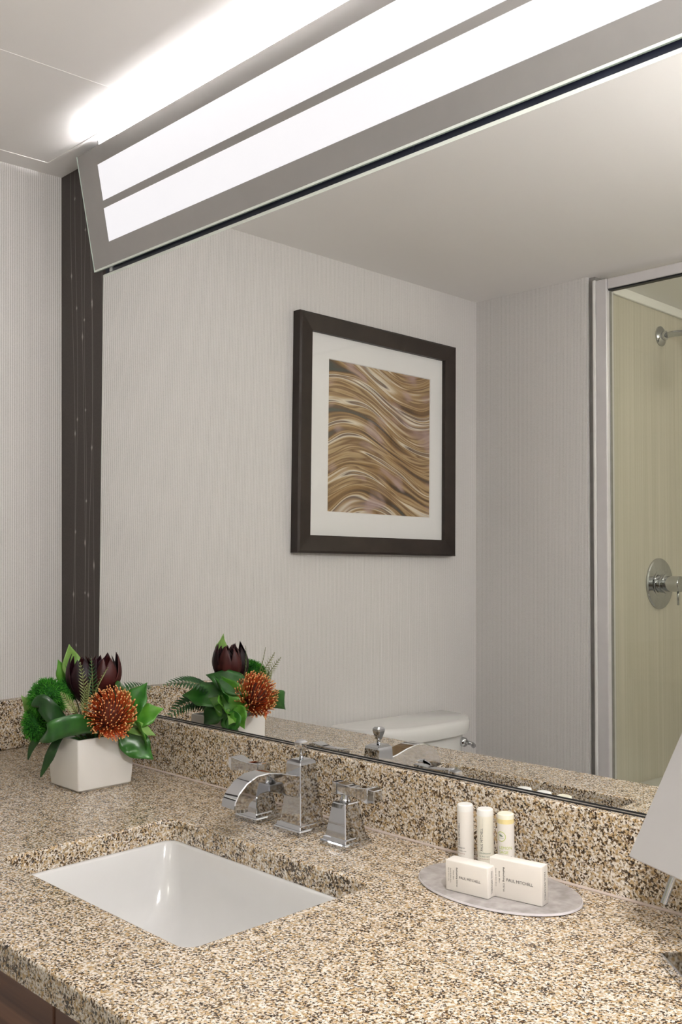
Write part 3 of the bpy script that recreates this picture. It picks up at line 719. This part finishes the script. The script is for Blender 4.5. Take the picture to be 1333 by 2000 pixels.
def bottle(x, y, label, kind):
    root = empty('toiletry_bottle', (x, y, TZ), label, 'bottle', 'small bottles on the tray')
    r, h = .0107, .0845
    body = {'lemon': 'bottle_white', 'a': 'bottle_white', 'b': 'bottle_cream'}[kind]
    bands = [('tube', body, 0, h*.90 if kind != 'lemon' else h*.86)]
    zb = bands[0][3]
    o = finish('tube', lathe([(r*.9, 0), (r, .001), (r, zb)], 40, 'Z', (x, y, TZ)), body); auto_smooth(o); attach(o, root)
    if kind == 'lemon':
        o = finish('shoulder', lathe([(r, zb), (r, zb+.0055)], 40, 'Z', (x, y, TZ)), 'liquid_yellow'); auto_smooth(o); attach(o, root); zb += .0055
    o = finish('cap', lathe([(r*.995, zb), (r*.995, h-.003), (r*.96, h-.001), (r*.86, h), (.001, h)], 40, 'Z', (x, y, TZ)), 'cap_cream' if kind == 'lemon' else 'cap_white'); auto_smooth(o); attach(o, root)
    org = (x, y); V = VIEW
    if kind in 'ab':
        a0 = V-(.95 if kind == 'a' else .55)
        wrap_text('PAUL MITCHELL', .0050, 'ink_black', root, org, r, a0+.22, TZ+h*.385, True, fit=h*.34)
        wrap_text('____', .0020, 'ink_black', root, org, r, a0+.18, TZ+h*.745, True, fit=h*.13)
        lines = [('shampoo' if kind == 'a' else 'conditioner', 'ink_black' if kind == 'a' else 'ink_sage', .0034, .340), ('for daily use' if kind == 'a' else 'for daily care', 'ink_grey' if kind == 'a' else 'ink_sage', .0025, .295), ('shampooing' if kind == 'a' else 'revitalisant', 'ink_rose', .0025, .257), ('1 fl. oz.', 'ink_rose' if kind == 'b' else 'ink_grey', .0025, .200), ('30 ml e', 'ink_grey', .0025, .160)]
        for tx, m, sz, hz in lines: wrap_text(tx, sz, m, root, org, r, a0-.30, TZ+h*hz, False, fit=None if len(tx) < 12 else r*1.3)
    else:
        # leaf emblem in a ring
        b = bmesh.new(); n = 40; ca, cz, R1, R2 = V-.62, TZ+h*.675, .0062, .0055
        def q(a, rr, dx=0): return Vector((x+(r+.0002)*math.cos(ca+rr*math.cos(a)/r), y+(r+.0002)*math.sin(ca+rr*math.cos(a)/r), cz+rr*math.sin(a)))
        A = [b.verts.new(q(2*PI*i/n, R1)) for i in range(n)]; B = [b.verts.new(q(2*PI*i/n, R2)) for i in range(n)]
        for i in range(n): b.faces.new((A[i], A[(i+1) % n], B[(i+1) % n], B[i]))
        attach(finish('emblem_ring', b, 'ink_lime', smooth='raw'), root)
        b = bmesh.new(); L = []
        for i in range(16):
            t = 2*PI*i/16; px, pz = .0030*math.cos(t), .0011*math.sin(t)*(1-.3*math.cos(t))
            px, pz = px*.9+pz*.4, pz*.9-px*.35+.0012
            L.append(b.verts.new(Vector((x+(r+.0003)*math.cos(ca+px/r), y+(r+.0003)*math.sin(ca+px/r), cz+pz))))
        b.faces.new(L); attach(finish('leaf_emblem', b, 'ink_sage', smooth='raw'), root)
        wrap_text('tea tree', .0020, 'ink_sage', root, org, r, ca-.3, cz-.0026, fit=.0066)
        wrap_text('LEMON', .0052, 'ink_lime', root, org, r, V-.88, TZ+h*.490, fit=r*1.55)
        wrap_text('SAGE', .0052, 'ink_lime', root, org, r, V-.88, TZ+h*.425, fit=r*1.1)
        wrap_text('thickening', .0034, 'ink_black', root, org, r, V-.92, TZ+h*.370, fit=r*1.55)
        wrap_text('shampoo', .0026, 'ink_sage', root, org, r, V-.92, TZ+h*.325, fit=r*1.2)
bottle(-.8514, 1.036, 'white bottle with vertical black lettering, farthest from the lime emblem bottle', 'a')
bottle(-.8183, 1.036, 'cream white bottle standing between two other small bottles', 'b')
bottle(-.7856, 1.036, 'small bottle with yellow band and lime green round emblem', 'lemon')

# ------------------------------------------------------------------ tilting makeup mirror at the right edge
def makeup_mirror():
    A = on_plane(1228, 1672, 1, .985)
    ub = Vector((.081, -.034, 0)).normalized(); us = Vector((.028, .075, .135)); us = (us-ub*us.dot(ub)).normalized()
    nn = ub.cross(us).normalized()                       # out of the reflecting face
    if nn.y > 0: nn = -nn
    base_c = Vector((-.5267, .9481, 0))
    e1 = Vector((.58, -.815, 0)).normalized(); e1 = Vector((FW.x, FW.y, 0)).normalized()*-1; e1 = (Matrix.Rotation(math.radians(3), 3, 'Z') @ e1)
    e2 = Vector((-e1.y, e1.x, 0));  e2 = e2 if e2.dot(RT) > 0 else -e2
    root = empty('makeup_mirror', base_c+(e1+e2)*.065+Vector((0, 0, ZT)), 'tilted rectangular makeup mirror on chrome stand at counter right edge', 'mirror')
    W, H = .20, .205
    def slab(name, u0, u1, v0, v1, o0, o1, m, bev=0):
        b = box_bm(u0, u1, v0, v1, o0, o1, bev)
        b.transform(Matrix(((ub.x, us.x, nn.x, A.x), (ub.y, us.y, nn.y, A.y), (ub.z, us.z, nn.z, A.z), (0, 0, 0, 1))))
        o = finish(name, b, m); attach(o, root); return o
    slab('back_panel', 0, W, 0, H, -.006, -.0012, 'brushed_metal', .001)
    slab('mirror_face', .0006, W-.0006, .0006, H-.0006, -.0012, 0, 'mirror_satin')
    # pin below the panel
    p1 = on_plane(1297, 1765, 1, .957); p0 = on_plane(1319, 1704, 1, .968)
    o = finish('pivot_pin', tube([p0, p1], .0036, 12), 'chrome'); auto_smooth(o); attach(o, root)
    # square base plate and post
    Z = Vector((0, 0, 1)); c0 = base_c+Z*ZT
    b = box_bm(0, .13, 0, .13, .0004, .012, .0012)
    b.transform(Matrix(((e1.x, e2.x, 0, c0.x), (e1.y, e2.y, 0, c0.y), (0, 0, 1, c0.z), (0, 0, 0, 1))))
    o = finish('base_plate', b, 'chrome'); attach(o, root)
    pc = c0+(e1*.045+e2*.075)
    top = A+ub*(W*.55)+us*(H*.35)-nn*.012
    o = finish('post', tube([pc+Z*.0115, Vector((pc.x, pc.y, ZT+.03)), top-us*.02-nn*.01, top], .0045, 12), 'chrome', smooth=True); attach(o, root)
mat('mirror_satin', (.86, .86, .865), .10, 1.0, var=.01)
makeup_mirror()

# ------------------------------------------------------------------ flowers in the white cube vase
VX0, VX1, VY0, VY1, VZ = -1.7105, -1.6035, .8880, 1.0000, .9625
VC = Vector(((VX0+VX1)/2, (VY0+VY1)/2, ZT))
def vase():
    r = .004
    b = bmesh.new()
    rings = [rrect(VX0+.006, VX1-.006, VY0+.006, VY1-.006, r, ZT+.0003, 3), rrect(VX0+.002, VX1-.002, VY0+.002, VY1-.002, r, ZT+.004, 3), rrect(VX0, VX1, VY0, VY1, r, ZT+.03, 3), rrect(VX0, VX1, VY0, VY1, r, VZ-.002, 3), rrect(VX0+.001, VX1-.001, VY0+.001, VY1-.001, r, VZ, 3), rrect(VX0+.005, VX1-.005, VY0+.005, VY1-.005, r*.6, VZ, 3), rrect(VX0+.006, VX1-.006, VY0+.006, VY1-.006, r*.6, VZ-.04, 3)]
    loft(rings, True, True, b)
    o = finish('cube_vase', b, 'vase_white'); auto_smooth(o, 35)
    tag(o, 'white ceramic cube vase holding the flower arrangement', 'vase')
vase()
FH = Vector((FW.x, FW.y, 0)).normalized(); RH = Vector((RT.x, RT.y, 0)).normalized()
def F(px, py, d=0.0):
    """photo pixel -> point on the upright plane through the vase centre, moved d metres towards the camera"""
    q = VC-FH*d; r = ray(px, py); t = (q-CAM).dot(FH)/r.dot(FH); return CAM+r*t
def leaf_bm(base, tip, width, nrm, bend=0.0, fold=.25, wav=0.0, n=14, shape=.72, bm=None, thick=.0004, tipf=.45):
    """pointed leaf blade from base to tip; nrm ~ direction the upper side faces; bend bows it along nrm"""
    base, tip, nrm = Vector(base), Vector(tip), Vector(nrm)
    ax = tip-base; L = ax.length; ax.normalize(); nrm = (nrm-ax*nrm.dot(ax)).normalized(); sd = ax.cross(nrm)
    cols = (-1, -.66, -.33, 0, .33, .66, 1)
    b = bm or bmesh.new(); rows = []
    for i in range(n+1):
        t = i/n
        wd = width*.5*(max(.02, math.sin(PI*min(1, t**shape))**.85) if 0 < t < 1 else .02)
        if t > .62: wd *= 1-tipf*((t-.62)/.38)
        c = base+ax*(L*t)+nrm*(bend*L*4*t*(1-t))
        row = []
        for s in cols:
            h = -fold*wd*(1-abs(s)) + wav*wd*math.sin(t*15+s*2)*abs(s)
            row.append(c+sd*(s*wd)+nrm*h)
        rows.append(row)
    V1 = [[b.verts.new(p+nrm*thick) for p in r] for r in rows]; V2 = [[b.verts.new(p-nrm*thick) for p in r] for r in rows]
    m = len(cols)
    for i in range(n):
        for j in range(m-1):
            b.faces.new((V1[i][j], V1[i][j+1], V1[i+1][j+1], V1[i+1][j])); b.faces.new((V2[i][j], V2[i+1][j], V2[i+1][j+1], V2[i][j+1]))
        b.faces.new((V1[i][0], V1[i+1][0], V2[i+1][0], V2[i][0])); b.faces.new((V1[i][-1], V2[i][-1], V2[i+1][-1], V1[i+1][-1]))
    b.faces.new([V1[0][j] for j in range(m)]+[V2[0][j] for j in reversed(range(m))]); b.faces.new([V1[-1][j] for j in reversed(range(m))]+[V2[-1][j] for j in range(m)])
    return b
def part(name, bm, m, root, smooth=True):
    o = finish(name, bm, m, smooth=smooth); attach(o, root); return o
MOUTH = Vector((VC.x, VC.y, VZ-.02))
TOCAM = (-FH+Vector((0, 0, .35))).normalized()
UPV = Vector((0, 0, 1))
def branch(name, label, cat, leaves, m, stem='stem_olive', group='foliage in the white vase'):
    root = empty(name, MOUTH, label, cat, group)
    for k, (b0, t0, wd, nr, bd, fo, wv, mm) in enumerate(leaves):
        part('leaf', leaf_bm(b0, t0, wd, nr, bd, fo, wv), mm or m, root)
        s0 = MOUTH+(Vector(b0)-MOUTH)*.15
        part('stem', tube(bez(s0, (Vector(b0)+s0)/2+UPV*.006, Vector(b0)+(Vector(t0)-Vector(b0))*.08, 6), .0012, 6), stem, root)
    return root
R, U_ = RH, UPV
# glossy leaves on the side towards the mirror
branch('salal_branch', 'bright green glossy leaves spreading right from the vase towards the mirror', 'leaves', [
    (F(245, 1398, .01), F(288, 1333, -.015), .050, TOCAM-R*.3, .05, .25, .12, 'leaf_green'),
    (F(256, 1408, .005), F(320, 1384, .0), .046, TOCAM+U_*.3, .06, .22, .14, 'leaf_bright'),
    (F(246, 1418, .02), F(305, 1437, .02), .030, TOCAM+U_*.8, .08, .35, .05, 'leaf_lime'),
    (F(236, 1430, .02), F(300, 1484, .01), .052, TOCAM+R*.3, .10, .25, .16, 'leaf_green')], 'leaf_green')
branch('salal_branch', 'pale green leaves rising behind the dark blooms on the left', 'leaves', [
    (F(150, 1330, -.02), F(135, 1258, -.02), .040, TOCAM+R*.6, -.05, .35, .12, 'leaf_lime'),
    (F(140, 1345, -.02), F(113, 1288, -.02), .034, TOCAM-R*.2, .05, .3, .08, 'leaf_bright'),
    (F(150, 1345, -.015), F(152, 1290, -.03), .030, TOCAM-R*.5, .04, .3, .08, 'leaf_bright')], 'leaf_lime')
S = seen_in_mirror
TOM = Vector((.35, .85, .35))
branch('salal_branch', 'broad green leaves on the back of the bouquet, seen in the mirror', 'leaves', [
    (S(440, 1362, .990), S(356, 1358, 1.045), .062, TOM+U_*.5, .10, .2, .10, 'leaf_green'),
    (S(474, 1392, .968), S(408, 1364, 1.020), .054, TOM, .10, .2, .10, 'leaf_bright'),
    (S(484, 1386, .960), S(428, 1318, .990), .048, TOM-R*.3, .10, .25, .10, 'leaf_bright'),
    (S(486, 1350, .955), S(402, 1318, 1.005), .052, TOM+U_*.4, .12, .25, .10, 'leaf_deep'),
    (S(462, 1378, .985), S(478, 1424, .990), .036, TOM, .08, .2, .10, 'leaf_bright'),
    (S(458, 1388, .992), S(446, 1440, 1.008), .046, TOM, .08, .2, .10, 'leaf_green'),
    (S(436, 1374, 1.000), S(398, 1418, 1.022), .050, TOM, .08, .2, .10, 'leaf_deep')], 'leaf_green')
branch('salal_branch', 'pale narrow leaf at the far left of the bouquet', 'leaves', [
    (F(75, 1405, -.01), F(41, 1358, .0), .026, TOCAM+R*.5, .08, .3, .05, 'leaf_lime')], 'leaf_lime')
# fern frond towards the mirror
def frond(name, label, p0, p1, p2, wide, n, m, nr, taper=.25, lw=.22, group='foliage in the white vase', cat='fern', ang=1.0):
    root = empty(name, MOUTH, label, cat, group)
    pts = bez(p0, p1, p2, 24); part('stem', tube(pts, [.0011-.0007*i/24 for i in range(25)], 6), 'stem_olive', root)
    nr = Vector(nr).normalized()
    for k in range(n):
        t = .12+.86*k/(n-1); i = min(23, int(t*24)); p = pts[i].lerp(pts[i+1], t*24-i); ax = (pts[i+1]-pts[i]).normalized()
        sd = ax.cross(nr).normalized(); L = wide*(math.sin(PI*(.25+.75*t))**.8*.85+.12 if t < .98 else .15)*(1-taper*t)
        for s in (-1, 1):
            tip = p+(sd*s*math.sin(ang)+ax*math.cos(ang)*.9).normalized()*L - nr*L*.12
            part('leaflet', leaf_bm(p, tip, max(.0016, L*lw), nr, .06, .15, 0, 4, .6, None, .0002), m, root)
    return root
frond('fern_frond', 'dark green fern frond arching towards the mirror', VC+Vector((0, .02, .12)), VC+Vector((.012, .080, .182)), VC+Vector((-.026, .144, .160)), .040, 17, 'fern_green', (.35, .3, .9))
frond('fern_frond', 'lower dark fern frond drooping behind the vase, seen in the mirror', VC+Vector((-.01, .03, .11)), VC+Vector((-.02, .085, .145)), VC+Vector((-.035, .132, .085)), .036, 15, 'fern_green', (.3, .6, .6))
# olive comb-leaved sprigs
sp = [('olive comb-leaved sprig standing tallest before the dark left bloom', F(168, 1382, .05), F(166, 1340, .07), F(156, 1294, .075)),
      ('olive comb-leaved sprig leaning right beside the orange flower', F(178, 1376, .05), F(188, 1338, .08), F(211, 1303, .10)),
      ('short olive comb-leaved sprig at the middle of the bouquet', F(163, 1402, .065), F(166, 1370, .08), F(172, 1335, .085)),
      ('olive comb-leaved sprig leaning left over the mossy green ball', F(152, 1398, .07), F(136, 1374, .085), F(119, 1352, .085)),
      ('olive comb-leaved sprig rising behind the orange flower in the mirror', S(508, 1340, .905), S(526, 1312, .895), S(549, 1284, .890)),
      ('dark green comb-leaved sprig between the two dark blooms', F(182, 1376, .03), F(182, 1330, .04), F(178, 1285, .035))]
for lb, a, b_, c in sp:
    frond('grevillea_sprig', lb, a, b_, c, .017, 12, 'fern_green' if 'dark green' in lb else 'sprig_olive', (1.0, .15, .7) if 'leaning right' in lb or 'mirror' in lb else TOCAM, .3, .16, cat='sprig', ang=.7)
# dark maroon cone blooms
def bloom(label, base, axis, L, wd, n, spread, seed):
    rnd = random.Random(seed)
    root = empty('leucadendron_bloom', base, label, 'flower', 'dark blooms in the white vase')
    axis = Vector(axis).normalized(); e1 = axis.orthogonal().normalized(); e2 = axis.cross(e1)
    part('stem', tube([MOUTH+(Vector(base)-MOUTH)*.1, base], .0026, 8), 'stem_olive', root)
    for ringi, (cnt, rr, ll, sprd, mm) in enumerate(((n, .011, 1.0, spread, 'petal_maroon'), (max(4, n-2), .006, .92, spread*.45, 'petal_maroon'), (3, .002, .80, .05, 'petal_red'))):
        for k in range(cnt):
            a = 2*PI*(k+.5*ringi)/cnt+rnd.uniform(-.15, .15); rd = e1*math.cos(a)+e2*math.sin(a)
            l = L*ll*rnd.uniform(.9, 1.06)
            tip = Vector(base)+axis*l+rd*(rr+sprd*l)
            part('petal', leaf_bm(Vector(base)+rd*rr*.5, tip, wd*rnd.uniform(.9, 1.1), rd, .16, -.35, .05, 12, .95, None, .0004, .12), mm if rnd.random() < .8 else 'petal_red', root)
    return root
bloom('dark maroon pointed bloom on the left, behind the comb-leaved sprigs', F(166, 1372, .01), UPV*1.0-R*.08, .088, .028, 7, .06, 3)
bloom('dark maroon pointed bloom on the right, above the orange flower', F(198, 1362, .0), UPV*1.0+R*.12, .080, .029, 8, .12, 5)
# fuzzy green balls
def green_ball(label, c, rx, rz, n, seed):
    rnd = random.Random(seed); root = empty('green_dianthus', c, label, 'flower', 'fuzzy green balls in the white vase')
    b = bmesh.new(); bmesh.ops.create_icosphere(b, subdivisions=3, radius=1)
    for v in b.verts: v.co = Vector((v.co.x*rx*.82, v.co.y*rx*.82, v.co.z*rz*.82))*(1+.07*mnoise.noise(v.co*3))+Vector(c)
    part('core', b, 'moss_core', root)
    part('stem', tube([MOUTH, Vector(c)-UPV*rz*.5], .002, 6), 'stem_olive', root)
    b = bmesh.new()
    for k in range(n):
        z = rnd.uniform(-1, 1); a = rnd.uniform(0, 2*PI); q = math.sqrt(1-z*z); dn = Vector((q*math.cos(a), q*math.sin(a), z))
        lump = 1+.10*mnoise.noise(dn*2.6)
        p = Vector(c)+Vector((dn.x*rx, dn.y*rx, dn.z*rz))*.78*lump
        d2 = (dn+Vector((rnd.gauss(0, .35), rnd.gauss(0, .35), rnd.gauss(0, .35)))).normalized(); l = rx*rnd.uniform(.2, .36)
        sd = d2.orthogonal().normalized(); sd = (Matrix.Rotation(rnd.uniform(0, 6.28), 3, d2) @ sd)*.0006
        mid = p+d2*l*.55+dn*l*.05
        v = [b.verts.new(x) for x in (p-sd, p+sd, mid+sd*.8, mid-sd*.8, p+d2*l+Vector((0, 0, -.15*l)))]
        b.faces.new((v[0], v[1], v[2], v[3])); b.faces.new((v[3], v[2], v[4]))
    o = part('tufts', b, 'moss_green', root); o['kind'] = 'stuff'
green_ball('fuzzy bright green ball flower, upper one left of the dark blooms', F(94, 1363, .035), .037, .036, 2600, 11)
green_ball('fuzzy bright green ball flower, lower one at the vase left corner', F(70, 1413, .030), .026, .034, 1500, 12)
green_ball('small fuzzy green ball behind the comb-leaved sprigs', F(134, 1345, .005), .023, .024, 1100, 13)
# orange pincushion
def pincushion(c, axis, rad, seed=4):
    rnd = random.Random(seed); root = empty('pincushion_flower', c, 'round orange pincushion protea with curling pins hanging over the vase', 'flower')
    axis = Vector(axis).normalized(); e1 = axis.orthogonal().normalized(); e2 = axis.cross(e1); c = Vector(c)
    b = bmesh.new(); bmesh.ops.create_icosphere(b, subdivisions=3, radius=1)
    for v in b.verts: v.co = c+v.co*rad*.60*(1+.06*mnoise.noise(v.co*5))
    part('core', b, 'pin_core', root)
    part('stem', tube([MOUTH-UPV*.01, c-axis*rad*.6], .003, 8), 'stem_olive', root)
    b = bmesh.new(); tb = bmesh.new(); N = 330
    for k in range(N):
        cz = 1-1.72*(k+.5)/N; a = k*2.399963+rnd.uniform(-.15, .15); q = math.sqrt(max(0, 1-cz*cz))
        dn = (e1*math.cos(a)+e2*math.sin(a))*q+axis*cz
        R_ = rad*rnd.uniform(.90, 1.06)
        st = c-axis*rad*.25+dn*rad*.35
        side = dn.cross(axis); side = side.normalized() if side.length > .01 else e1
        tip = c+dn*R_; tip = tip+axis*rad*.10*q - side*rad*.05
        midp = (st+tip)/2+(dn-axis*dn.dot(axis))*rad*.22*(1 if cz > -.2 else 1.4)+side*rad*.12
        pts = bez(st, midp, tip, 5)
        tube(pts, [.0009, .0008, .0008, .0007, .0007, .0007], 4, b)
        e = (pts[-1]-pts[-2]).normalized()
        tube([tip-e*.001, tip+e*.0006, tip+e*.0018, tip+e*.0026], [.0006, .0013, .0013, .0004], 5, tb)
    # a lower skirt of drooping pins
    for k in range(26):
        t = k/25; a0 = c+(-FH)*rad*.35+RH*(t-.45)*rad*.9-UPV*rad*.55
        tip = F(205+42*t+rnd.uniform(-4, 4), 1436+8*math.sin(t*3.1)+rnd.uniform(-5, 3), .085)
        pts = bez(a0, (a0+tip)/2+(-FH)*.008, tip, 4); tube(pts, .0007, 4, b)
        tube([tip, tip-UPV*.0012, tip-UPV*.0026], [.0006, .0013, .0004], 5, tb)
    o = part('pins', b, 'pin_orange', root); o['kind'] = 'stuff'
    o = part('pin_tips', tb, 'pin_tip', root); o['kind'] = 'stuff'
pincushion(F(216, 1394, .060), TOCAM+R*.15+UPV*.6, .0445)
# strap leaves: one folded band over the front and two hanging tails
def strap(name, label, pts, widths, wdir, m, group='strap leaves in the white vase'):
    root = empty(name, pts[0], label, 'leaf', group)
    # smooth the centre line
    P = [Vector(p) for p in pts]; C_ = []
    n = 8
    for i in range(len(P)-1):
        a, b_, c, d = P[max(i-1, 0)], P[i], P[i+1], P[min(i+2, len(P)-1)]
        for k in range(n):
            t = k/n; C_.append(.5*((2*b_)+(c-a)*t+(2*a-5*b_+4*c-d)*t*t+(3*b_-a-3*c+d)*t**3))
    C_.append(P[-1])
    b = bmesh.new(); rowsA, rowsB = [], []; M = len(C_)-1
    for i, c in enumerate(C_):
        t = i/M*(len(widths)-1); j = min(len(widths)-2, int(t)); wd = widths[j]+(widths[j+1]-widths[j])*(t-j)
        j2 = min(len(wdir)-2, int(i/M*(len(wdir)-1))); tt = i/M*(len(wdir)-1)-j2
        ax = (C_[min(i+1, M)]-C_[max(i-1, 0)]).normalized()
        wv = Vector(wdir[j2]).lerp(Vector(wdir[j2+1]), tt); wv = (wv-ax*wv.dot(ax)).normalized(); nn = ax.cross(wv)
        ra, rb = [], []
        for s in (-1, -.5, 0, .5, 1):
            p = c+wv*(s*wd/2)+nn*(abs(s)*wd*.05); ra.append(b.verts.new(p+nn*.0004)); rb.append(b.verts.new(p-nn*.0004))
        rowsA.append(ra); rowsB.append(rb)
    for i in range(M):
        for j in range(4):
            b.faces.new((rowsA[i][j], rowsA[i][j+1], rowsA[i+1][j+1], rowsA[i+1][j])); b.faces.new((rowsB[i][j], rowsB[i+1][j], rowsB[i+1][j+1], rowsB[i][j+1]))
        b.faces.new((rowsA[i][0], rowsA[i+1][0], rowsB[i+1][0], rowsB[i][0])); b.faces.new((rowsA[i][4], rowsB[i][4], rowsB[i+1][4], rowsA[i+1][4]))
    b.faces.new(rowsA[0]+rowsB[0][::-1]); b.faces.new(rowsA[-1][::-1]+rowsB[-1])
    part('blade', b, m, root); return root
strap('strap_leaf', 'wide folded dark green strap leaf looping over the vase front left', [F(186, 1418, .060), F(150, 1416, .088), F(114, 1424, .108), F(93, 1434, .110), F(85, 1436, .092), F(98, 1424, .062), F(135, 1425, .03)], [.026, .038, .038, .030, .022, .022, .016], [UPV*1+R*.35, UPV+R*.15, UPV+R*.25, UPV+R*.3, UPV+R*.9, UPV+R*.6, UPV], 'leaf_deep')
strap('strap_leaf', 'dark narrow leaf hanging down beside the vase left face', [F(122, 1436, .035), F(108, 1455, .052), F(96, 1480, .058), F(79, 1518, .054)], [.012, .018, .017, .002], [R+UPV*.2, R+UPV*.3, R+UPV*.2, R], 'leaf_dark')
strap('strap_leaf', 'small dark leaf drooping at the far left of the vase', [F(95, 1425, .02), F(73, 1443, .03), F(61, 1462, .03), F(55, 1484, .03)], [.012, .015, .011, .002], [R+UPV*.2, R+UPV*.3, R, R], 'leaf_dark')
strap('strap_leaf', 'dark leaf tucked between the green balls and the folded strap', [F(140, 1425, .05), F(105, 1396, .072), F(80, 1372, .076), F(62, 1378, .07)], [.02, .034, .03, .004], [UPV-R*.3, UPV-R*.2, UPV, UPV], 'leaf_dark')
# dark filler in the mouth of the vase
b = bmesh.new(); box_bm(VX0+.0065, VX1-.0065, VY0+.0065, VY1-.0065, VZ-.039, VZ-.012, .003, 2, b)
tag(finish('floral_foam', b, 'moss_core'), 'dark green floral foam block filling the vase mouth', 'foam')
